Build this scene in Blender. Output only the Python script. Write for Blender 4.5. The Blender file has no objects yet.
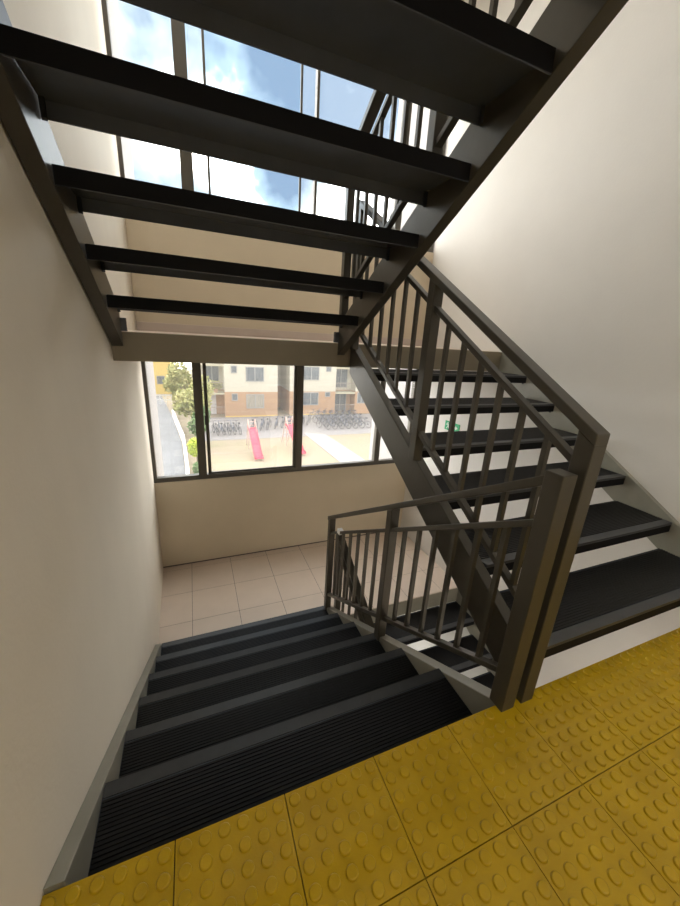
import bpy, bmesh, math, random
from mathutils import Vector, Matrix
random.seed(7)
S = bpy.context.scene
COL = S.collection
PI = math.pi

# ------------------------------------------------------------------ materials
def new_mat(name):
    m = bpy.data.materials.new(name); m.use_nodes = True
    nt = m.node_tree; b = nt.nodes['Principled BSDF']
    return m, nt, b

def mat(name, col, rough=.5, metal=0, spec=.5, mottle=0, mscale=6, bump=0, bscale=120, col2=None, coat=0, stretch=None):
    m, nt, b = new_mat(name)
    b.inputs['Base Color'].default_value = (*col, 1)
    b.inputs['Roughness'].default_value = rough
    b.inputs['Metallic'].default_value = metal
    b.inputs['Specular IOR Level'].default_value = spec
    if coat: b.inputs['Coat Weight'].default_value = coat
    tc = nt.nodes.new('ShaderNodeTexCoord'); out = tc.outputs['Object']
    if stretch:
        mp = nt.nodes.new('ShaderNodeMapping'); mp.inputs['Scale'].default_value = stretch
        nt.links.new(out, mp.inputs[0]); out = mp.outputs[0]
    if mottle:
        n = nt.nodes.new('ShaderNodeTexNoise'); n.inputs['Scale'].default_value = mscale
        n.inputs['Detail'].default_value = 6; n.inputs['Roughness'].default_value = .6
        nt.links.new(out, n.inputs['Vector'])
        r = nt.nodes.new('ShaderNodeValToRGB')
        c2 = col2 or tuple(c * (1 - mottle) for c in col)
        r.color_ramp.elements[0].position = .3; r.color_ramp.elements[1].position = .7
        r.color_ramp.elements[0].color = (*c2, 1); r.color_ramp.elements[1].color = (*col, 1)
        nt.links.new(n.outputs['Fac'], r.inputs[0]); nt.links.new(r.outputs[0], b.inputs['Base Color'])
    if bump:
        n2 = nt.nodes.new('ShaderNodeTexNoise'); n2.inputs['Scale'].default_value = bscale
        n2.inputs['Detail'].default_value = 4
        nt.links.new(tc.outputs['Object'], n2.inputs['Vector'])
        bp = nt.nodes.new('ShaderNodeBump'); bp.inputs['Strength'].default_value = bump; bp.inputs['Distance'].default_value = .01
        nt.links.new(n2.outputs['Fac'], bp.inputs['Height']); nt.links.new(bp.outputs[0], b.inputs['Normal'])
    return m

def glass_mat(name, tint, glare_haze=.03):
    m = bpy.data.materials.new(name); m.use_nodes = True
    nt = m.node_tree; nt.nodes.clear()
    o = nt.nodes.new('ShaderNodeOutputMaterial'); mx = nt.nodes.new('ShaderNodeMixShader')
    t = nt.nodes.new('ShaderNodeBsdfTransparent'); t.inputs[0].default_value = (*tint, 1)
    g = nt.nodes.new('ShaderNodeBsdfGlossy'); g.inputs['Roughness'].default_value = .02
    mx.inputs[0].default_value = .04
    d = nt.nodes.new('ShaderNodeBsdfTranslucent'); d.inputs[0].default_value = (.9, .9, .88, 1)  # translucent share puts the glare haze of the view into the glass
    m2 = nt.nodes.new('ShaderNodeMixShader'); m2.inputs[0].default_value = glare_haze
    nt.links.new(t.outputs[0], m2.inputs[1]); nt.links.new(d.outputs[0], m2.inputs[2])
    nt.links.new(m2.outputs[0], mx.inputs[1]); nt.links.new(g.outputs[0], mx.inputs[2]); nt.links.new(mx.outputs[0], o.inputs[0])
    return m

def emit_mat(name, col, s):
    m, nt, b = new_mat(name)
    b.inputs['Emission Color'].default_value = (*col, 1); b.inputs['Emission Strength'].default_value = s
    return m

M = {}
M['wall'] = mat('painted_plaster', (.82, .755, .65), .75, mottle=.06, mscale=2.2, bump=.10, bscale=60, stretch=(1, 1, .6))
M['wall_r'] = mat('painted_plaster_pale', (.74, .715, .675), .7, mottle=.05, mscale=1.8, bump=.08, bscale=60)
M['cream'] = mat('cream_parapet_paint', (.68, .585, .44), .7, mottle=.06, mscale=2, bump=.08, bscale=70)
M['outside_paint'] = mat('exterior_pale_paint', (.38, .365, .37), .8, mottle=.08, mscale=3)
M['ceil'] = mat('ceiling_paint', (.8, .78, .74), .8)
M['steel'] = mat('olive_brown_paint', (.058, .051, .037), .36, mottle=.18, mscale=9, bump=.03, bscale=40)
M['steel_dark'] = mat('dark_tread_paint', (.092, .104, .128), .24, spec=1.0, mottle=.2, mscale=5)
M['beam'] = mat('beam_paint', (.27, .23, .165), .45, mottle=.1, mscale=5)
M['rubber'] = mat('black_ribbed_rubber', (.008, .008, .009), .42, spec=.35, mottle=.3, mscale=14)
M['lip'] = mat('lip_rubber_and_shade', (.010, .010, .011), .65, spec=.1)  # rubber on the front lips, painted-in shade on the back lips
M['nosing'] = mat('grey_nosing', (.046, .048, .051), .36, mottle=.2, mscale=20)
M['flange'] = mat('stringer_paint', (.26, .25, .205), .34, mottle=.12, mscale=10)
M['yellow'] = mat('yellow_tactile', (.50, .325, .004), .33, mottle=.16, mscale=7, bump=.06, bscale=180, col2=(.40, .255, .003))
M['grout_y'] = mat('tactile_grout', (.02, .014, .004), .9)
M['tile'] = mat('beige_floor_tile', (.70, .58, .48), .32, mottle=.07, mscale=4)
M['grout'] = mat('grey_grout', (.13, .105, .09), .8)
M['skirt'] = mat('skirting_tile', (.62, .52, .46), .4, mottle=.08, mscale=6)
M['frame'] = mat('bronze_aluminium', (.085, .075, .058), .4, mottle=.1, mscale=8)
M['glass'] = glass_mat('clear_glass', (.95, .96, .96))
M['glass_b'] = glass_mat('tinted_glass', (.80, .86, .90), .02)
M['handle'] = mat('black_latch', (.02, .02, .02), .4)
M['bolt'] = mat('bolt_steel', (.10, .09, .07), .35, metal=.5)
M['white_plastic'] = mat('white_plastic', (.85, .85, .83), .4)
M['tube'] = emit_mat('fill_diffuser', (1, .95, .86), 4)  # glowing panel of the added stairwell lights
M['green'] = mat('sign_green', (.02, .42, .17), .4)
M['green_l'] = mat('sign_white', (.75, .85, .78), .4)
# outdoors
M['sand'] = mat('sandy_ground', (.27, .215, .165), .9, mottle=.3, mscale=.55, col2=(.26, .23, .145), bump=.3, bscale=6)
M['paving'] = mat('pale_paving', (.25, .235, .24), .9, mottle=.15, mscale=2)
M['path'] = mat('concrete_path', (.33, .30, .295), .9, mottle=.08, mscale=3)
M['walk'] = mat('grey_walkway', (.19, .195, .21), .9, mottle=.2, mscale=1.2)
M['lowwall'] = mat('white_low_wall', (.6, .6, .6), .8, mottle=.05)
M['bcream'] = mat('building_cream', (.54, .51, .43), .9, mottle=.04, mscale=1)
M['bterra'] = mat('building_terracotta', (.42, .265, .165), .9, mottle=.06, mscale=1)
M['byellow'] = mat('plinth_yellow', (.6, .42, .15), .9)
M['bslab'] = mat('balcony_slab', (.42, .39, .29), .9)
M['brail'] = mat('balcony_rail', (.33, .28, .25), .6)
M['bglass'] = mat('building_window_glass', (.16, .18, .20), .25, spec=.4, mottle=.4, mscale=2.5, stretch=(3, 1, .3))
M['bframe'] = mat('building_window_frame', (.30, .30, .30), .6)
M['bdoor'] = mat('building_door', (.60, .58, .60), .7)
M['curtain'] = mat('curtain', (.42, .38, .32), .9, mottle=.5, mscale=4, stretch=(6, 1, .3))
M['yhouse'] = mat('yellow_house', (.60, .46, .17), .9, mottle=.05)
M['roof'] = mat('grey_roof', (.5, .48, .46), .8)
M['red'] = mat('red_slide_paint', (.74, .035, .085), .45)
M['ladder'] = mat('slide_frame', (.55, .40, .36), .5)
M['leaf_a'] = mat('olive_leaf', (.26, .30, .10), .8, mottle=.45, mscale=1.6, col2=(.40, .36, .16))
M['leaf_b'] = mat('green_leaf', (.16, .26, .10), .8, mottle=.5, mscale=2)
M['leaf_c'] = mat('yellow_green_leaf', (.50, .60, .06), .7, mottle=.3, mscale=3)
M['bark'] = mat('bark', (.16, .12, .09), .9, mottle=.3, mscale=8)
M['bike_a'] = mat('bicycle_dark', (.09, .09, .11), .5)
M['bike_b'] = mat('bicycle_blue', (.12, .14, .20), .5)
M['tyre'] = mat('bicycle_tyre', (.06, .06, .065), .8)
M['slab'] = mat('concrete_slab', (.45, .43, .40), .85, mottle=.1)

# ------------------------------------------------------------------ mesh builder
class MB:
    def __init__(s): s.v = []; s.f = []
    def add(s, vs, fs):
        o = len(s.v); s.v += [tuple(v) for v in vs]; s.f += [tuple(o + i for i in f) for f in fs]; return s
    def box(s, x0, x1, y0, y1, z0, z1):
        vs = [(x, y, z) for z in (z0, z1) for y in (y0, y1) for x in (x0, x1)]
        return s.add(vs, [(0, 2, 3, 1), (4, 5, 7, 6), (0, 1, 5, 4), (2, 6, 7, 3), (0, 4, 6, 2), (1, 3, 7, 5)])
    def prism(s, x0, x1, poly):           # polygon in the yz plane swept along x
        n = len(poly)
        vs = [(x0, y, z) for y, z in poly] + [(x1, y, z) for y, z in poly]
        fs = [tuple(range(n)), tuple(range(2 * n - 1, n - 1, -1))] + [(i, n + i, n + (i + 1) % n, (i + 1) % n) for i in range(n)]
        return s.add(vs, fs)
    def prism_z(s, poly, z0, z1):
        n = len(poly)
        vs = [(x, y, z0) for x, y in poly] + [(x, y, z1) for x, y in poly]
        fs = [tuple(range(n)), tuple(range(2 * n - 1, n - 1, -1))] + [(i, n + i, n + (i + 1) % n, (i + 1) % n) for i in range(n)]
        return s.add(vs, fs)
    def slope(s, x0, x1, y0, y1, fz, t):  # sloping bar whose top follows fz(y), vertical thickness t
        return s.prism(x0, x1, [(y0, fz(y0)), (y1, fz(y1)), (y1, fz(y1) - t), (y0, fz(y0) - t)])
    def tube(s, p, q, r, n=8, r2=None):
        p = Vector(p); q = Vector(q); d = (q - p).normalized(); r2 = r if r2 is None else r2
        a = d.orthogonal().normalized(); b = d.cross(a); o = []
        for c, rr in ((p, r), (q, r2)):
            for i in range(n):
                t = 2 * PI * i / n; o.append(c + (a * math.cos(t) + b * math.sin(t)) * rr)
        return s.add(o, [tuple(range(n)), tuple(range(2 * n - 1, n - 1, -1))] + [(i, n + i, n + (i + 1) % n, (i + 1) % n) for i in range(n)])
    def torus(s, c, axis, R, r, n=18, m=6):
        c = Vector(c); ax = Vector(axis).normalized(); a = ax.orthogonal().normalized(); b = ax.cross(a); vs = []
        for i in range(n):
            t = 2 * PI * i / n; d = a * math.cos(t) + b * math.sin(t)
            for j in range(m):
                u = 2 * PI * j / m; vs.append(c + d * (R + r * math.cos(u)) + ax * r * math.sin(u))
        fs = [(i * m + j, ((i + 1) % n) * m + j, ((i + 1) % n) * m + (j + 1) % m, i * m + (j + 1) % m) for i in range(n) for j in range(m)]
        return s.add(vs, fs)
    def build(s, name, m, parent=None, bevel=0, smooth=False, recalc=True):
        off = Vector(parent_world(parent)) if parent else Vector((0, 0, 0))
        me = bpy.data.meshes.new(name)
        me.from_pydata([Vector(v) - off for v in s.v], [], s.f); me.materials.append(m)
        if recalc:
            bm = bmesh.new(); bm.from_mesh(me); bmesh.ops.recalc_face_normals(bm, faces=bm.faces); bm.to_mesh(me); bm.free()
        if smooth: me.polygons.foreach_set('use_smooth', [True] * len(me.polygons))
        o = bpy.data.objects.new(name, me); COL.objects.link(o); o.parent = parent
        if bevel:
            b = o.modifiers.new('soft_edge', 'BEVEL'); b.width = bevel; b.segments = 2; b.limit_method = 'ANGLE'; b.angle_limit = math.radians(40)
        return o

def parent_world(o):
    v = Vector((0, 0, 0))
    while o: v = v + Vector(o.location); o = o.parent
    return v
def tag(o, label, cat, group=None, kind=None):
    o['label'] = label; o['category'] = cat
    if group: o['group'] = group
    if kind: o['kind'] = kind
    return o
def thing(name, loc, label, cat, group=None, kind=None):
    o = bpy.data.objects.new(name, None); o.empty_display_size = .1; COL.objects.link(o); o.location = loc
    return tag(o, label, cat, group, kind)
def inst(o, parent, loc):
    c = o.copy(); COL.objects.link(c); c.parent = parent; c.location = loc; return c
def copy_tree(o, parent=None):
    c = o.copy(); COL.objects.link(c); c.parent = parent
    for ch in list(o.children): copy_tree(ch, c)
    return c
def struct(o, label, cat): return tag(o, label, cat, kind='structure')

# ------------------------------------------------------------------ dimensions (metres)
XR = 3.064          # inner face of the wall beside the rising flight
YW = 3.172          # inner face of the window wall
YB = -2.3           # wall behind the viewer
ZL, ZU, ZT = -1.26, 1.26, 2.44   # lower half landing, upper half landing, next storey
R_, G_ = .18, .306
LT = .10            # wall thickness

# ------------------------------------------------------------------ shell
def clamp(v): return max(0, min(1, v))
def wall_x(y, z): return .0005 + .034 * clamp((1.25 - z) / 1.2) * clamp((YW - y) / 1.3)
wy = [YB - .15, -1, 0, .6, 1.2, 1.8, 2.2, 2.7, YW]; wz = [-4.2, -1.4, -.6, 0, .3, .6, .9, 1.25, 2.5, 5.3]
wm = MB(); nz = len(wz)
vs = [(wall_x(y, z), y, z) for y in wy for z in wz]
fs = [(i * nz + j, (i + 1) * nz + j, (i + 1) * nz + j + 1, i * nz + j + 1) for i in range(len(wy) - 1) for j in range(nz - 1)]
o_ = len(vs)
vs += [(-.15, YB - .15, -4.2), (-.15, YW, -4.2), (-.15, YW, 5.3), (-.15, YB - .15, 5.3)]
fs += [(o_, o_ + 3, o_ + 2, o_ + 1)]
L_ = (len(wy) - 1) * nz
fs += [tuple(list(range(nz)) + [o_ + 3, o_]), tuple([o_ + 1, o_ + 2] + list(range(L_ + nz - 1, L_ - 1, -1)))]
fs += [tuple([o_] + [o_ + 1] + [i * nz for i in range(len(wy) - 1, -1, -1)]), tuple([o_ + 2, o_ + 3] + [i * nz + nz - 1 for i in range(len(wy))])]
wm.add(vs, fs)
wl = wm.build('wall_left', M['wall'])
for pgn in wl.data.polygons: pgn.use_smooth = len(pgn.vertices) == 4 and pgn.index < (len(wy) - 1) * (nz - 1)
struct(wl, 'beige plastered wall running beside the descending flight', 'wall')
struct(MB().box(XR, XR + .15, YB - .15, YW, -4.2, 5.3).build('wall_right', M['wall_r']), 'pale plastered wall beside the rising flight', 'wall')
struct(MB().box(0, XR, YB - .15, YB, -4.2, 5.3).build('wall_back', M['wall']), 'plain plastered wall behind the yellow landing', 'wall')
WZ0, WZ1 = -.243, 1.085
UZ0, UZ1 = 2.277, 3.95
struct(MB().box(0, XR, YW, YW + LT, -1.44, WZ0).build('wall_front', M['cream']), 'cream parapet wall under the lower window', 'wall')
struct(MB().box(0, XR, YW, YW + LT, -4.2, -2.763).build('wall_front_bottom', M['cream']), 'cream parapet one storey below', 'wall')
struct(MB().box(0, XR, YW, YW + LT, WZ1, UZ0).build('wall_front_upper', M['cream']), 'cream parapet wall under the upper window', 'wall')
struct(MB().box(0, XR, YW, YW + LT, UZ1, 5.3).build('wall_front_top', M['cream']), 'cream wall strip above the upper window', 'wall')
struct(MB().box(-.15, XR + .15, YB - .15, YW + LT, 5.3, 5.45).build('ceiling', M['ceil']), 'flat ceiling over the stairwell', 'ceiling')
struct(MB().box(0, XR, YB, YW, -4.3, -4.2).build('floor_bottom', M['slab']), 'concrete floor at the bottom of the stairwell', 'floor')
# outer fins either side of the windows
struct(MB().box(-.15, .012, YW + LT, 4.2, -6.4, 5.45).build('wall_fin_left', M['outside_paint']), 'pale outside fin wall beside the grey walkway', 'wall')
struct(MB().box(XR - .012, XR + .15, YW + LT, 4.3, -6.4, 5.45).build('wall_fin_right', M['outside_paint']), 'pale outside fin wall beyond the narrow end pane', 'wall')

# tactile landing: tiles with truncated domes, one mesh
T = .2945; NT = 6; X0 = .32 - 2 * T
tl = MB()
ys = [0 - i * (T + .0005) for i in range(8)]
def clipbox(mb, x0, x1, y0, y1, z0, z1):
    x0 = max(x0, .001); x1 = min(x1, XR - .001)
    if x1 - x0 > .005: mb.box(x0, x1, y0, y1, z0, z1)
for i in range(12):
    for j in range(7):
        xa = X0 + i * T; ya = -j * T
        clipbox(tl, xa + .0014, xa + T - .0014, ya - T + .0014, ya - .0014 if j else 0, -.012, 0)
DN = 16; dome0 = len(tl.f)
for i in range(12):
    for j in range(5):
        for a in range(NT):
            for b in range(NT):
                cx = X0 + i * T + (a + .5) * T / NT; cy = -j * T - (b + .5) * T / NT
                if cx < .016 or cx > XR - .016: continue
                if 1.41 < cx < 1.60 and cy > -.045: continue        # under the newel feet
                vs = []
                for rr, zz in ((.0168, -.0005), (.0160, .0042), (.0146, .0066), (.0124, .0072)):
                    for k in range(DN):
                        t = 2 * PI * k / DN; vs.append((cx + rr * math.cos(t), cy + rr * math.sin(t), zz))
                fs = [(q * DN + k, q * DN + (k + 1) % DN, (q + 1) * DN + (k + 1) % DN, (q + 1) * DN + k) for q in range(3) for k in range(DN)]
                fs.append(tuple(3 * DN + k for k in range(DN)))
                tl.add(vs, fs)
fl = tl.build('floor', M['yellow'], recalc=False)
for pgn in fl.data.polygons: pgn.use_smooth = pgn.index >= dome0 and len(pgn.vertices) == 4
struct(fl, 'yellow tactile paved floor with raised domes at the stair head', 'floor')
MB().box(.001, XR - .001, YB, -.003, -.17, -.012).build('slab', M['grout_y'], fl)
# lower half landing
def tiled(name, z, y0, label):
    g = MB()
    px, py = .42, .42
    for i in range(-1, 8):
        for j in range(-1, 4):
            xa = .297 + i * px; ya = 2.245 + j * py
            a, b = max(xa + .0018, .001), min(xa + px - .0018, XR - .001)
            c, d = max(ya + .0018, y0), min(ya + py - .0018, YW - .001)
            if b - a > .01 and d - c > .01: g.box(a, b, c, d, z - .008, z)
    o = g.build(name, M['tile']); struct(o, label, 'floor')
    MB().box(.001, XR - .001, y0 + .004, YW - .001, z - .165, z - .0012).build('slab', M['grout'], o)
    return o
fl2 = tiled('floor_lower', ZL, 1.868, 'beige tiled half landing under the lower window')
MB().box(.001, XR - .001, 1.862, 1.8715, ZL - .179, ZL - .009).build('edge_trim', M['flange'], fl2)
fl3 = tiled('floor_upper', ZU, 1.935, 'upper half landing floor behind the olive edge beam')
struct(MB().box(.001, XR - .001, 1.8725, 1.932, 1.088, 1.258).build('trim_edge_beam', M['beam'], bevel=.003), 'olive brown steel edge beam carrying the upper half landing', 'beam')
struct(MB().box(.001, XR - .001, YB, -.03, -2.69, -2.52).build('floor_below', M['tile']), 'tiled landing one storey below the yellow floor', 'floor')
# next storey landing over the viewer
struct(MB().box(.001, XR - .001, YB, -.03, ZT - .17, ZT).build('floor_top', M['slab']), 'underside slab of the next storey landing', 'floor')
# skirtings
struct(MB().box(.001, XR - .001, YW - .011, YW - .0005, ZU + .001, ZU + .075).build('baseboard_upper', M['skirt'], bevel=.002), 'beige tile skirting along the upper half landing', 'baseboard')
struct(MB().box(.0005, .011, YB, -.028, .001, .075).build('baseboard_left', M['skirt'], bevel=.002), 'short beige skirting beside the yellow floor', 'baseboard')
struct(MB().box(.001, XR - .001, YW - .006, YW - .0005, ZL + .001, ZL + .012).build('baseboard_lower', M['grout']), 'thin dark sealing line along the tiled half landing', 'baseboard')

# ------------------------------------------------------------------ windows
def window(name, z0, z1, label, spec, handle=None):
    w = thing(name, (XR / 2, YW + .03, z0), label, 'window', kind='structure')
    f = MB(); d0, d1 = YW + .012, YW + .075
    f.box(.001, XR - .001, d0, d1, z0, z0 + .05); f.box(.001, XR - .001, d0, d1, z1 - .045, z1)
    f.box(.001, .033, d0, d1, z0 + .05, z1 - .045); f.box(XR - .033, XR - .001, d0, d1, z0 + .05, z1 - .045)
    f.build('frame', M['frame'], w, bevel=.002)
    for x0, x1 in spec['mull']:
        MB().box(x0, x1, d0 - .004, d1, z0 + .05, z1 - .045).build('mullion', M['frame'], w, bevel=.002)
    for x0, x1, ya, g in spec['panes']:
        MB().box(x0, x1, ya, ya + .004, z0 + .05, z1 - .045).build('pane', M[g], w)
    for x0, x1, ya, *tt in spec.get('sash', []):
        s = MB(); t = tt[0] if tt else .02
        s.box(x0, x0 + t, ya - .008, ya + .014, z0 + .05, z1 - .045); s.box(x1 - t, x1, ya - .008, ya + .014, z0 + .05, z1 - .045)
        s.box(x0 + t, x1 - t, ya - .008, ya + .014, z0 + .05, z0 + .068); s.box(x0 + t, x1 - t, ya - .008, ya + .014, z1 - .065, z1 - .045)
        so = s.build('sash', M['frame'], w, bevel=.001)
        if handle:
            MB().box(x0 - .008, x0 + .012, ya - .03, ya - .009, handle, handle + .10).build('latch', M['handle'], so, bevel=.003)
    return w
ya = YW + .036
window('window_3', -2.763, -1.44, 'unseen lowest aluminium window, added to light the wall under the tiled half landing', dict(mull=[(.436, .525), (1.507, 1.578), (2.543, 2.613)], panes=[(.034, .436, YW + .036, 'glass'), (.525, 1.507, YW + .036, 'glass'), (1.578, 2.543, YW + .036, 'glass'), (2.613, XR - .034, YW + .036, 'glass')]))  # unseen window, put in to let daylight onto the lower wall
window('window_1', WZ0, WZ1, 'lower aluminium window looking over the sandy courtyard',
       dict(mull=[(.436, .519), (1.507, 1.578), (2.543, 2.613)],
            panes=[(.034, .436, ya, 'glass'), (.519, .535, ya, 'glass'), (.568, 1.507, ya, 'glass'), (1.578, 2.543, ya, 'glass'), (2.613, XR - .034, ya, 'glass')],
            sash=[(.535, 1.506, ya, .033)]), handle=.36)
window('window_2', UZ0, UZ1, 'upper aluminium window full of bright sky',
       dict(mull=[(.455, .553), (1.635, 1.66), (2.543, 2.613)],
            panes=[(.034, .455, ya, 'glass'), (.565, .68, ya, 'glass'), (.69, 1.49, ya, 'glass_b'), (1.51, 1.635, ya, 'glass'), (1.66, 2.543, ya, 'glass'), (2.613, XR - .034, ya, 'glass')],
            sash=[(.672, 1.508, ya)]))
struct(MB().box(0.001, XR - .001, YW + .076, YW + LT + .03, UZ0 - .03, UZ0 - .001).build('trim_sill_upper', M['skirt']), 'outer sill strip of the upper window', 'sill')

# ------------------------------------------------------------------ stair flights
def make_tread(width, s, depth):
    """tread pan with its nosing edge on local y=0, body towards -s"""
    D = depth
    a = lambda y: -s * y
    pan = MB().prism(0, width, [(a(0), 0), (a(D), 0), (a(D), -.055), (a(D - .006), -.055), (a(D - .006), -.008), (a(.006), -.008), (a(.006), -.055), (a(0), -.055)])
    o = pan.build('tread', M['steel_dark'])
    st = MB().prism(.002, width - .002, [(a(-.002), .005), (a(.043), .005), (a(.043), .0005), (a(.0), .0005), (a(.0), -.010), (a(-.002), -.010)])
    st.build('nosing', M['nosing'], o)
    MB().prism(.002, width - .002, [(a(-.0002), -.0102), (a(-.002), -.0102), (a(-.002), -.054), (a(-.0002), -.054)]).build('lip_strip', M['lip'], o)
    MB().prism(.002, width - .002, [(a(D + .0002), .0008), (a(D + .002), .0008), (a(D + .002), -.054), (a(D + .0002), -.054)]).build('lip_strip', M['lip'], o)  # black strip puts the shade of the back lip into its colour
    prof = []; n = int((D - .052) / .0125)
    y = .048
    prof.append((a(y), .0006))
    for i in range(n):
        prof += [(a(y + .0015), .0048), (a(y + .0080), .0048), (a(y + .0095), .0016), (a(y + .0125), .0016)]; y += .0125
    prof.append((a(y), .0006))
    MB().prism(.003, width - .003, prof).build('rubber_mat', M['rubber'], o)
    return o

def flight(label, x0, x1, s, depth, nos, zs, fztop, ymin, ymax, sx_left, sx_right, left_off=0, right_off=0, dep=.22, smat=('flange', 'flange'), fzbot=None):
    """x0..x1 tread span; nos, zs nosing edges and heights; fztop(y) stringer top line"""
    root = thing('stair_flight', ((x0 + x1) / 2, nos[-1], min(zs) - .2), label, 'stairs')
    off = parent_world(root)
    for (sa, sb), o_, mm in ((sx_left, left_off, smat[0]), (sx_right, right_off, smat[1])):
        fz = lambda y, o_=o_: fztop(y) + o_
        b = MB().prism(sa, sb, [(ymin, fz(ymin)), (ymax, fz(ymax)), (ymax, (fzbot(ymax) if fzbot else fz(ymax) - dep)), (ymin, (fzbot(ymin) if fzbot else fz(ymin) - dep))])
        b.build('stringer', M[mm], root, bevel=.003)
    proto = make_tread(x1 - x0 - .002, s, depth)
    for k, (y, z) in enumerate(zip(nos, zs)):
        t = proto if k == 0 else copy_tree(proto)
        t.parent = root; t.location = Vector((x0 + .001, y, z)) - off
        # angle clips under both tread ends
        for xa, xb in ((x0 + .0015, x0 + .016), (x1 - .016, x1 - .0015)):
            MB().prism(xa, xb, [(-s * .020, -.0085), (-s * .026, -.0085), (-s * .026, -.060), (-s * .020, -.066), (-s * .012, -.060), (-s * .020, -.062)]).build('bracket', M['steel_dark'], None)
            br = bpy.data.objects[_last_name('bracket')]
            br.parent = t; br.location = Vector((-(x0 + .001), 0, 0))
    return root
def _last_name(prefix):
    return sorted((o.name for o in bpy.data.objects if o.name == prefix or o.name.startswith(prefix + '.')), key=lambda n: (len(n), n))[-1]

A = flight('black ribbed stair flight going down from the yellow floor to the tiled landing', .079, 1.444, +1, .318,
           [.0189 + G_ * k for k in range(1, 7)], [-R_ * k for k in range(1, 7)], lambda y: .004 - .588 * y, .003, 1.8615,
           (.0352, .0785), (1.4445, 1.50), left_off=.014)
B = flight('dark stair flight rising beside the pale wall to the upper landing', 1.603, 3.026, -1, .318,
           [.0194 + G_ * (k - 1) for k in range(1, 7)], [R_ * k for k in range(1, 7)], lambda y: .165 + .588 * y, .003, 1.8715,
           (1.55, 1.6025), (3.0265, 3.0635), right_off=.022, smat=('steel', 'flange'))
CR, CG = .167, .303
Cf = flight('overhead stair flight showing its dark undersides beside the plastered wall', .067, 1.444, +1, .295,
            [1.823 - CG * (k - 1) for k in range(1, 7)], [1.43 + CR * (k - 1) for k in range(1, 7)], lambda y: 2.443 - .563 * y, -.02, 1.8715,
            (.0065, .0665), (1.4445, 1.50), smat=('steel', 'steel'), fzbot=lambda y: 2.22 - .559 * y)
MB().box(1.408, 1.4435, 1.846, 1.871, 1.262, 1.335).build('foot_plate', M['steel_dark'], Cf)
MB().box(.067, .098, 1.846, 1.871, 1.262, 1.335).build('foot_plate', M['steel_dark'], Cf)
Df = flight('lowest stair flight dropping away beneath the rising flight', 1.603, 3.026, -1, .300,
            [1.862 - G_ * k for k in range(1, 7)], [ZL - R_ * k for k in range(1, 7)], lambda y: ZL - .006 - .588 * (1.862 - y), .003, 1.8605,
            (1.55, 1.6025), (3.0265, 3.0635), smat=('steel', 'flange'))

# ------------------------------------------------------------------ railings
def railing(label, xc, ftop, flow, fbot, fstr, posts, bays, y_hand, sgn_top=0, hw=.030, ht=.036, newel=None, end_z=None):
    """xc centre plane; f*(y) top lines; posts: list of (y, halfwidth, z_bottom or None, z_top or None)"""
    root = thing('stair_railing', (xc, posts[0][0], fstr(posts[0][0])), label, 'railing')
    MB().slope(xc - hw, xc + hw, y_hand[0], y_hand[1], ftop, ht).build('handrail', M['steel'], root, bevel=.003)
    for y, h, zb, zt in posts:
        zb = fstr(y + (h if fstr(y + h) < fstr(y) else -h)) + .0005 if zb is None else zb
        if zt is None:
            MB().prism(xc - h, xc + h, [(y - h, zb if zb is not None else 0), (y + h, zb), (y + h, ftop(y + h) - ht), (y - h, ftop(y - h) - ht)]).build('post', M['steel'], root, bevel=.003)
        else:
            MB().box(xc - h, xc + h, y - h, y + h, zb, zt).build('post', M['steel'], root, bevel=.003)
    ys = [p[0] for p in posts]; hs = [p[1] for p in posts]
    for i in range(len(posts) - 1):
        (ya_, ha), (yb_, hb) = sorted(((ys[i], hs[i]), (ys[i + 1], hs[i + 1])))
        MB().slope(xc - .016, xc + .016, ya_ + ha, yb_ - hb, flow, .026).build('top_rail', M['steel'], root, bevel=.002)
        MB().slope(xc - .016, xc + .016, ya_ + ha, yb_ - hb, fbot, .028).build('bottom_rail', M['steel'], root, bevel=.002)
    for y in bays:
        MB().prism(xc - .0095, xc + .0095, [(y - .010, fbot(y - .010) - .001), (y + .010, fbot(y + .010) - .001), (y + .010, flow(y + .010) - .025), (y - .010, flow(y - .010) - .025)]).build('baluster', M['steel'], root)
    return root
BAY = [.142 + .1235 * i for i in range(6)] + [1.048 + .1295 * i for i in range(6)]
sA = lambda y: .004 - .588 * y
rA = railing('olive railing of the descending flight, sloping to the tiled landing', 1.457, lambda y: .945 - .588 * y, lambda y: .79 - .588 * y, lambda y: .166 - .588 * y, sA,
             [(0, .031, .0005, .945), (.898, .027, None, None), (1.825, .025, None, None)], BAY, (.031, 1.852))
MB().tube((1.488, .004, .80), (1.503, .004, .80), .011, 6).build('bolt', M['bolt'], rA)
MB().box(1.436, 1.474, 1.605, 1.650, -.190, -.152).build('piece', M['white_plastic'], rA)['label'] = 'white tape on the rail end'  # small white box across the rail near its far end
sB = lambda y: .165 + .588 * y
rB = railing('olive railing of the rising flight, climbing beside the black treads', 1.556, lambda y: 1.085 + .588 * y, lambda y: .957 + .588 * y, lambda y: .335 + .588 * y, sB,
             [(0, .030, .0005, None), (.898, .027, None, None), (1.825, .025, None, None)], BAY, (-.030, 1.852))
sC = lambda y: 2.443 - .563 * y
rC = railing('railing of the overhead flight, seen between its dark treads', 1.457, lambda y: 3.405 - .563 * y, lambda y: 3.245 - .563 * y, lambda y: 2.595 - .563 * y, sC,
             [(0, .030, None, None), (.898, .027, None, None), (1.825, .025, None, None)], BAY, (-.03, 1.852), ht=.042)
sD = lambda y: ZL - .006 - .588 * (1.862 - y)
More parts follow.
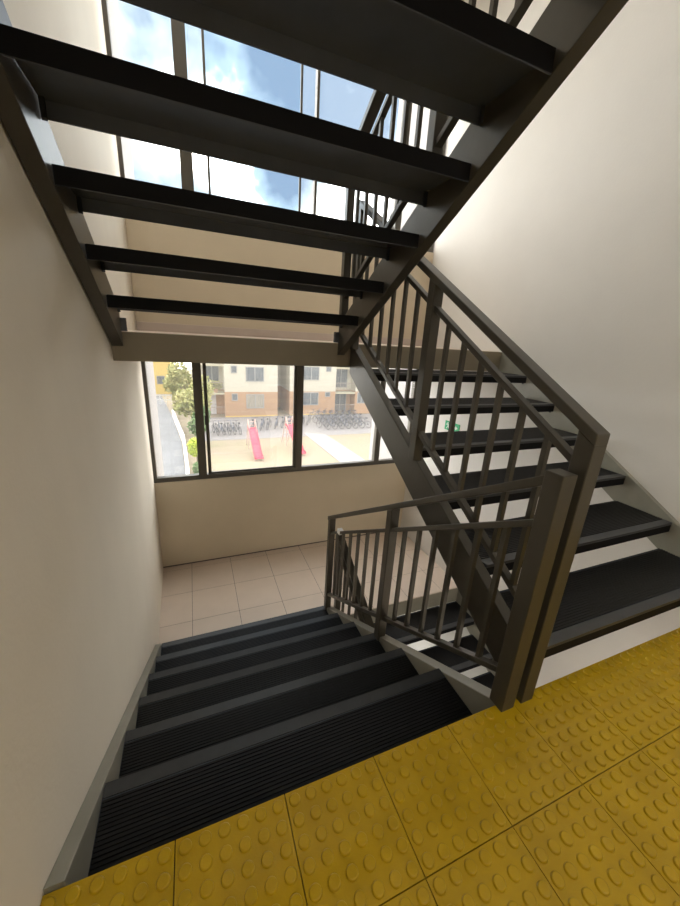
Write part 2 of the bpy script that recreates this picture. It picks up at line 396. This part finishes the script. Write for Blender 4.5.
rD = railing('railing of the lowest flight, beginning at the tiled landing edge', 1.556, lambda y: sD(y) + .93, lambda y: sD(y) + .78, lambda y: sD(y) + .165, sD,
             [(.03, .027, None, None), (.898, .027, None, None), (1.825, .025, None, None)], BAY, (.0, 1.852))

# ------------------------------------------------------------------ exit sign on the pale wall
sg = thing('exit_sign', (XR - .006, 2.41, .44), 'small green exit sign on the pale wall under the rising flight', 'sign')
MB().box(XR - .008, XR - .001, 2.29, 2.53, .385, .485).build('sign_plate', M['green'], sg, bevel=.001)
pg = MB(); xs = XR - .0095
def flat(mb, pts): mb.prism(xs, xs + .001, pts)
# running figure, then an arrow
flat(pg, [(2.488, .458), (2.475, .458), (2.475, .471), (2.488, .471)])
flat(pg, [(2.49, .452), (2.468, .455), (2.462, .428), (2.476, .425)])
flat(pg, [(2.476, .428), (2.464, .43), (2.45, .408), (2.462, .402)])
flat(pg, [(2.470, .43), (2.480, .427), (2.50, .405), (2.494, .398)])
flat(pg, [(2.49, .45), (2.508, .437), (2.512, .443), (2.492, .456)])
flat(pg, [(2.40, .428), (2.345, .428), (2.345, .443), (2.40, .443)])
flat(pg, [(2.35, .412), (2.312, .4355), (2.35, .459)])
pg.build('pictogram', M['green_l'], sg)

# ------------------------------------------------------------------ unseen lights added to brighten the stairwell
def fill_lamp(loc, sx, sy, label, power, col=(1, .93, .82)):
    x, y, z = loc
    t = thing('added_fill_light', (x, y, z), label, 'fill_lamp')
    MB().box(x - sx / 2 - .02, x + sx / 2 + .02, y - sy / 2 - .02, y + sy / 2 + .02, z - .045, z - .001).build('housing', M['white_plastic'], t, bevel=.004)
    MB().box(x - sx / 2, x + sx / 2, y - sy / 2, y + sy / 2, z - .058, z - .0455).build('diffuser', M['tube'], t)
    L = bpy.data.lights.new('fill_area_light', 'AREA'); L.shape = 'RECTANGLE'; L.size = sx; L.size_y = sy; L.energy = power; L.color = col
    o = bpy.data.objects.new('fill_area_light', L); COL.objects.link(o); o.location = (x, y, z - .065)
fill_lamp((2.1, -1.0, ZT - .17), 1.2, .25, 'unseen added lamp under the next storey slab, nearer the pale wall', 2.2)
fill_lamp((.75, -1.7, ZT - .17), .9, .25, 'unseen added lamp under the next storey slab, nearer the beige wall', 4.8)
fill_lamp((2.2, -1.1, -.172), 1.2, .25, 'unseen added lamp under the yellow landing slab', 26)
fill_lamp((1.2, 1.5, 5.3), 1.6, .8, 'unseen added lamp at the top of the stairwell', 6, (1, .98, .95))

# ------------------------------------------------------------------ outdoors
GZ = -6.4
struct(MB().box(-30, 50, 4.35, 80, GZ - .2, GZ).build('ground', M['sand']), 'sandy courtyard ground with dry patches', 'ground')
struct(MB().prism_z([(1.0, 26.2), (24, 26.2), (24, 34.0), (1.0, 34.0)], GZ + .001, GZ + .012).build('pavement', M['paving']), 'pale paving strip along the apartment building', 'pavement')
struct(MB().prism_z([(9.2, 16), (11.0, 16), (10.6, 24), (10.4, 26.5), (8.7, 27.3), (9.0, 20)], GZ + .013, GZ + .03).build('path', M['path']), 'pale concrete path crossing the sandy courtyard', 'path')
struct(MB().prism_z([(-.25, 10), (-.25, 19), (-.6, 26.2), (-1.6, 35.3), (-3.2, 47), (-4.6, 47), (-3.6, 10)], GZ + .001, GZ + .03).build('walkway', M['walk']), 'grey walkway running between fin wall and low white wall', 'walkway')
lw = MB(); P = [(-.22, 9), (-.22, 19.1), (-.54, 26.2), (-1.57, 35.3)]
lw.prism_z([(a, b) for a, b in P] + [(a + .18, b) for a, b in reversed(P)], GZ + .001, GZ + .55)
struct(lw.build('wall_low_garden', M['lowwall']), 'low white wall edging the grey walkway', 'wall')
fe = thing('fence', (-2.9, 41, GZ), 'low white fence across the far end of the walkway', 'fence')
for i in range(6): MB().box(-4.6 + i * .56, -4.54 + i * .56, 40.97, 41.03, GZ + .001, GZ + 1.1).build('post', M['lowwall'], fe)
MB().box(-4.62, -1.7, 40.98, 41.02, GZ + .95, GZ + 1.05).build('rail', M['lowwall'], fe)
MB().box(-4.62, -1.7, 40.98, 41.02, GZ + .45, GZ + .53).build('rail', M['lowwall'], fe)

# apartment building
bl = thing('apartment_building', (8, 36, GZ), 'cream apartment building with terracotta ground storey across the courtyard', 'building')
ZS = -4.0
def block(x0, x1, y0, y1):
    MB().box(x0, x1, y0, y1, GZ + .001, ZS).build('lower_wall', M['bterra'], bl)
    MB().box(x0, x1, y0, y1, ZS, 6.2).build('upper_wall', M['bcream'], bl)
block(3.09, 8.03, 34, 44); block(9.31, 14.2, 34.3, 44); block(16.5, 24, 34.3, 44)
block(8.03, 9.31, 38.5, 44); block(1.05, 3.09, 35.6, 44); block(14.2, 16.5, 35.6, 44)
MB().box(3.07, 8.04, 33.97, 33.999, GZ + .001, GZ + .14).build('plinth', M['byellow'], bl)
MB().box(9.30, 14.2, 34.27, 34.299, GZ + .001, GZ + .10).build('plinth', M['byellow'], bl)
MB().box(.9, 24.2, 33.8, 44.2, 6.2, 6.5).build('roof', M['roof'], bl)
def bwin(x0, x1, z0, z1, y, m='bglass', mul=1):
    f = MB(); t = .07
    f.box(x0, x1, y - .06, y - .002, z0, z0 + t).box(x0, x1, y - .06, y - .002, z1 - t, z1)
    f.box(x0, x0 + t, y - .06, y - .002, z0 + t, z1 - t).box(x1 - t, x1, y - .06, y - .002, z0 + t, z1 - t)
    if mul: f.box((x0 + x1) / 2 - .035, (x0 + x1) / 2 + .035, y - .06, y - .002, z0 + t, z1 - t)
    o = f.build('window', M['bframe'], bl)
    MB().box(x0 + t, x1 - t, y - .03, y - .0025, z0 + t, z1 - t).build('pane', M[m], o)
for k in range(4):
    dz = 2.55 * k
    bwin(5.03, 6.71, -5.57 + dz, -4.22 + dz, 34, 'curtain' if k == 0 else 'bglass')
    bwin(3.70, 4.25, -4.82 + dz, -4.15 + dz, 34, 'bglass', 0)
    bwin(10.65, 12.34, -5.40 + dz, -4.07 + dz, 34.3)
    bwin(13.05, 13.62, -4.54 + dz, -4.03 + dz, 34.3, 'bglass', 0)
    bwin(16.75, 17.7, -5.27 + dz, -4.08 + dz, 34.3, 'bglass', 1)
    bwin(14.5, 16.0, -6.30 + dz, -4.15 + dz, 35.6)
    if k: bwin(1.5, 2.75, -6.20 + dz, -4.15 + dz, 35.6)
    for xa, xb, yf in ((1.06, 3.085, 34.0), (14.205, 16.495, 34.3)):
        if k:
            MB().box(xa, xb, yf + .002, 35.598, ZS - .25 + 2.55 * (k - 1), ZS - .10 + 2.55 * (k - 1)).build('balcony_slab', M['bslab'], bl)
        zb = (ZS - .10 + 2.55 * (k - 1)) if k else GZ + .012
        r = MB()
        r.box(xa + .01, xb - .01, yf + .03, yf + .07, zb + .95, zb + 1.0)
        n = 14
        for q in range(n): r.box(xa + .03 + (xb - xa - .08) * q / (n - 1), xa + .05 + (xb - xa - .08) * q / (n - 1), yf + .04, yf + .06, zb, zb + .95)
        r.build('balcony_railing', M['brail'], bl)
dr = MB().box(1.85, 2.40, 35.55, 35.598, GZ + .02, -4.4).build('door', M['bdoor'], bl)
MB().box(2.28, 2.33, 35.51, 35.549, -5.5, -5.4).build('handle', M['bframe'], dr)
bp_ = thing('potted_plant', (2.4, 34.35, -4.10), 'bushy green plant on the first floor balcony', 'plant')
def leaves(n, c, r, size, seed, squash=1, minr=.35):
    rd = random.Random(seed); mb = MB()
    for _ in range(n):
        while True:
            d = Vector((rd.uniform(-1, 1), rd.uniform(-1, 1), rd.uniform(-1, 1)))
            if minr < d.length < 1: break
        p = Vector(c) + Vector((d.x * r[0], d.y * r[1], d.z * r[2]))
        a = Vector((rd.gauss(0, 1), rd.gauss(0, 1), rd.gauss(0, 1))).normalized(); b = a.orthogonal().normalized(); s = size * rd.uniform(.6, 1.3)
        mb.add([p - a * s, p + b * s * .5, p + a * s, p - b * s * .5], [(0, 1, 2, 3)])
    return mb
leaves(260, (2.35, 34.35, -3.45), (.62, .22, .45), .12, 3).build('foliage', M['leaf_a'], bp_, recalc=False)
MB().tube((2.35, 34.35, -4.098), (2.35, 34.35, -3.75), .16, 12, .22).build('pot', M['bterra'], bp_)

# yellow house beyond the trees
yh = thing('house', (-3.5, 48, GZ), 'yellow house wall beyond the trees at the walkway end', 'house')
MB().box(-6.5, -2.0, 48, 54, GZ + .001, -1.6).build('wall', M['yhouse'], yh)
MB().prism(-6.7, -1.8, [(47.6, -1.6), (54.4, -1.6), (51, -.4)]).build('roof', M['roof'], yh)
wo = MB().box(-3.6, -2.7, 47.95, 47.999, -5.2, -4.2).build('window', M['bframe'], yh)
MB().box(-3.53, -2.77, 47.92, 47.949, -5.13, -4.27).build('pane', M['bglass'], wo)

# trees along the low wall
def tree(name, base, th, c, r, n, size, m, seed, label, cat='tree', blobs=5):
    t = thing(name, (base[0], base[1], GZ), label, cat)
    tr = MB(); tr.tube((base[0], base[1], GZ + .001), (c[0], c[1], c[2] - r[2] * .2), th, 8, th * .5)
    rd = random.Random(seed)
    for i in range(5):
        a = rd.uniform(0, 2 * PI); e = (c[0] + math.cos(a) * r[0] * .6, c[1] + math.sin(a) * r[1] * .6, c[2] + rd.uniform(-.2, .6) * r[2])
        tr.tube((c[0], c[1], c[2] - r[2] * .6), e, th * .45, 6, th * .15)
    tr.build('trunk', M['bark'], t)
    mb = MB()
    for i in range(blobs):
        cc = (c[0] + rd.uniform(-.5, .5) * r[0], c[1] + rd.uniform(-.5, .5) * r[1], c[2] + rd.uniform(-.5, .5) * r[2])
        l = leaves(n // blobs, cc, tuple(q * .62 for q in r), size, seed * 10 + i); mb.add(l.v, l.f)
    mb.build('crown', M[m], t, recalc=False)
tree('tree', (.55, 29), .14, (.35, 29, -3.3), (1.45, 1.6, 1.7), 2600, .15, 'leaf_a', 11, 'olive green tree standing over the low white wall')
tree('tree', (-.6, 37.5), .15, (-.75, 37.5, -3.2), (1.5, 1.8, 1.7), 2200, .17, 'leaf_a', 12, 'dusty tree in front of the yellow house')
tree('tree', (.75, 25), .10, (.72, 25, -4.6), (.75, .9, .95), 1500, .11, 'leaf_b', 13, 'dark green shrubby tree behind the bright bush')
tree('shrub', (.38, 20.3), .05, (.40, 20.3, -5.0), (.50, .55, .62), 1300, .075, 'leaf_c', 14, 'bright yellow green bush beside the low white wall', 'bush')
tree('shrub', (.42, 18.6), .05, (.45, 18.6, -5.75), (.38, .5, .5), 900, .06, 'leaf_b', 15, 'low green bush in front of the yellow green bush', 'bush')

# slides
def slide(xb, yb, xt, yt, zt, label):
    t = thing('playground_slide', (xb, yb, GZ), label, 'slide', 'red slides in the courtyard')
    d = Vector((xt - xb, yt - yb, 0)); L = d.length; d.normalize(); n = Vector((-d.y, d.x, 0)); w = .24
    c = MB()
    prof = [(0, GZ + .16), (.35, GZ + .22), (L - .35, zt - .04), (L, zt)]
    for (s0, z0), (s1, z1) in zip(prof, prof[1:]):
        p0 = Vector((xb, yb, 0)) + d * s0; p1 = Vector((xb, yb, 0)) + d * s1
        for o0, o1, up in ((-w, w, .03), (-w - .03, -w, .14), (w, w + .03, .14)):
            vs = []
            for p, z in ((p0, z0), (p1, z1)):
                for o_, u in ((o0, 0), (o1, 0), (o1, up), (o0, up)): q = p + n * o_; vs.append((q.x, q.y, z + u))
            c.add(vs, [(0, 1, 2, 3), (7, 6, 5, 4), (0, 4, 5, 1), (1, 5, 6, 2), (2, 6, 7, 3), (3, 7, 4, 0)])
    c.build('chute', M['red'], t)
    top = Vector((xt, yt, 0))
    lad = MB()
    for o_ in (-w, w):
        a = top + n * o_ + d * .02; b = top + n * o_ + d * .95
        lad.tube((a.x, a.y, zt + .62), (b.x, b.y, GZ + .001), .03, 6)
        lad.tube((a.x, a.y, zt + .62), (a.x - d.x * .6, a.y - d.y * .6, zt - .2), .025, 6)
    for i in range(6):
        f = (i + .7) / 7.5; z = zt + .62 - (zt + .62 - GZ) * f * 1.0; p = top + d * (.02 + .93 * f)
        a = p + n * w; b = p - n * w; lad.tube((a.x, a.y, z), (b.x, b.y, z), .02, 6)
    lad.build('ladder', M['ladder'], t)
    for o_ in (-w, w):
        a = top + n * o_ - d * .1
        MB().tube((a.x, a.y, GZ + .001), (a.x, a.y, zt), .03, 6).build('leg', M['ladder'], t)
    for o_ in (-w, w):
        a = Vector((xb, yb, 0)) + d * .2 + n * o_
        MB().tube((a.x, a.y, GZ + .001), (a.x, a.y, GZ + .2), .025, 6).build('leg', M['ladder'], t)
slide(4.02, 20.95, 3.99, 23.7, -4.90, 'red playground slide in front of the terracotta wall')
slide(6.95, 21.35, 6.70, 24.0, -4.86, 'red playground slide nearer the concrete path')

# bicycles
def make_bike(fm):
    t = bpy.data.objects.new('bicycle', None); COL.objects.link(t)
    for x in (-.5, .5):
        w = MB().torus((x, 0, .33), (0, 1, 0), .31, .022, 16, 5)
        for i in range(6):
            a = PI * i / 6; w.tube((x - .3 * math.cos(a), 0, .33 - .3 * math.sin(a)), (x + .3 * math.cos(a), 0, .33 + .3 * math.sin(a)), .004, 3)
        w.build('wheel', M['tyre'], t)
    f = MB(); P = dict(r=(-.5, 0, .33), b=(-.08, 0, .30), s=(-.22, 0, .80), h=(.36, 0, .82), k=(.5, 0, .33), hb=(.34, 0, .98))
    for a, b in (('r', 'b'), ('r', 's'), ('b', 's'), ('b', 'h'), ('s', 'h'), ('h', 'k'), ('h', 'hb')): f.tube(P[a], P[b], .022, 6)
    f.build('frame', M[fm], t)
    MB().tube((.32, -.27, 1.0), (.32, .27, 1.0), .018, 6).build('handlebar', M[fm], t)
    MB().tube((-.36, 0, .90), (-.10, 0, .90), .07, 6, .03).tube((-.22, 0, .80), (-.23, 0, .87), .015, 6).build('saddle', M['tyre'], t)
    return t
pa, pb = make_bike('bike_a'), make_bike('bike_b'); first = {'a': True, 'b': True}
def bike(x, y, rz, label, group, kind):
    src = pa if kind == 'a' else pb
    o = src if first[kind] else copy_tree(src); first[kind] = False
    o.location = (x, y, GZ + .012); o.rotation_euler = (random.uniform(-.1, .1), 0, rz); tag(o, label, 'bicycle', group)
for i in range(5):
    bike(1.85 + .42 * i, 28.0 + .05 * (i % 2), PI / 2 + .28 + random.uniform(-.05, .05), 'bicycle in the row left of the first red slide, before the balconies', 'bicycles left of the slides', 'ab'[i % 2])
for i in range(4):
    bike(5.0 + .62 * i, 28.9 + .12 * i, PI / 2 - .4 + random.uniform(-.05, .05), 'bicycle parked just behind the first red slide', 'bicycles behind the first slide', 'ab'[i % 2])
for i in range(5):
    bike(7.6 + .62 * i, 29.6 + .15 * i, PI / 2 - .5 + random.uniform(-.05, .05), 'bicycle parked behind the second red slide at the building corner', 'bicycles behind the second slide', 'ab'[i % 2])
for i in range(21):
    row, q = divmod(i, 7)
    bike(10.9 + .66 * q + .2 * row, 28.4 + 1.75 * row, PI / 2 + .55 + random.uniform(-.05, .05), 'bicycle in the crowded park beyond the concrete path', 'bicycles beyond the path', 'ab'[i % 2])

# ------------------------------------------------------------------ sky and sun
W = bpy.data.worlds.new('sky'); S.world = W; W.use_nodes = True
nt = W.node_tree; bg = nt.nodes['Background']
tc = nt.nodes.new('ShaderNodeTexCoord')
def node(t, **k):
    q = nt.nodes.new(t)
    for a, v in k.items(): setattr(q, a, v)
    return q
n = node('ShaderNodeTexNoise'); n.inputs['Scale'].default_value = 3.2; n.inputs['Detail'].default_value = 5; n.inputs['Roughness'].default_value = .55
nt.links.new(tc.outputs['Generated'], n.inputs['Vector'])
dt = node('ShaderNodeVectorMath', operation='DOT_PRODUCT'); dt.inputs[1].default_value = Vector((.12, .80, .585)).normalized()   # the clear gap in the clouds
nt.links.new(tc.outputs['Generated'], dt.inputs[0])
ad = node('ShaderNodeMath', operation='MULTIPLY_ADD'); ad.inputs[1].default_value = .55; ad.inputs[2].default_value = -.275
nt.links.new(n.outputs['Fac'], ad.inputs[0])
sm = node('ShaderNodeMath', operation='SUBTRACT'); nt.links.new(dt.outputs['Value'], sm.inputs[0]); nt.links.new(ad.outputs[0], sm.inputs[1])
r = node('ShaderNodeValToRGB')
el = r.color_ramp.elements
el[0].position = .915; el[0].color = (1, .975, .93, 1); el[1].position = 1.0; el[1].color = (.047, .068, .097, 1)
e2 = el.new(.955); e2.color = (.125, .155, .178, 1)
nt.links.new(sm.outputs[0], r.inputs[0]); nt.links.new(r.outputs[0], bg.inputs['Color'])
sx = node('ShaderNodeSeparateXYZ'); nt.links.new(tc.outputs['Generated'], sx.inputs[0])
mr = node('ShaderNodeMapRange', interpolation_type='SMOOTHSTEP'); mr.inputs['From Min'].default_value = -.3; mr.inputs['From Max'].default_value = .6
mr.inputs['To Min'].default_value = 1.8; mr.inputs['To Max'].default_value = 5.6      # the sky is brighter on the window side
nt.links.new(sx.outputs['Y'], mr.inputs['Value']); nt.links.new(mr.outputs[0], bg.inputs['Strength'])
sun = bpy.data.lights.new('sun', 'SUN'); sun.energy = .3; sun.angle = .01; sun.color = (1, .95, .86)
so = bpy.data.objects.new('sun', sun); COL.objects.link(so)
so.rotation_euler = Vector((-.35, .62, -.72)).to_track_quat('-Z', 'Y').to_euler()

# ------------------------------------------------------------------ camera
f_px, pitch, yaw, roll = 357.333, math.radians(17.7152), math.radians(22.7786), math.radians(3.4129)
fw = Vector((math.sin(yaw) * math.cos(pitch), math.cos(yaw) * math.cos(pitch), -math.sin(pitch)))
rt = Vector((math.cos(yaw), -math.sin(yaw), 0)); up = rt.cross(fw)
rt2 = rt * math.cos(roll) + up * math.sin(roll); up2 = -rt * math.sin(roll) + up * math.cos(roll)
cam = bpy.data.cameras.new('camera'); co = bpy.data.objects.new('camera', cam); COL.objects.link(co)
co.matrix_world = Matrix(((rt2.x, up2.x, -fw.x, .4402), (rt2.y, up2.y, -fw.y, -.6838), (rt2.z, up2.z, -fw.z, 1.2911), (0, 0, 0, 1)))
cam.sensor_fit = 'VERTICAL'; cam.sensor_height = 36; cam.lens = f_px * 36 / 906; cam.clip_start = .02; cam.clip_end = 300
S.camera = co
S.view_settings.view_transform = 'Standard'; S.view_settings.look = 'None'; S.view_settings.gamma = 1
S.view_settings.use_curve_mapping = False; S.view_settings.exposure = .7
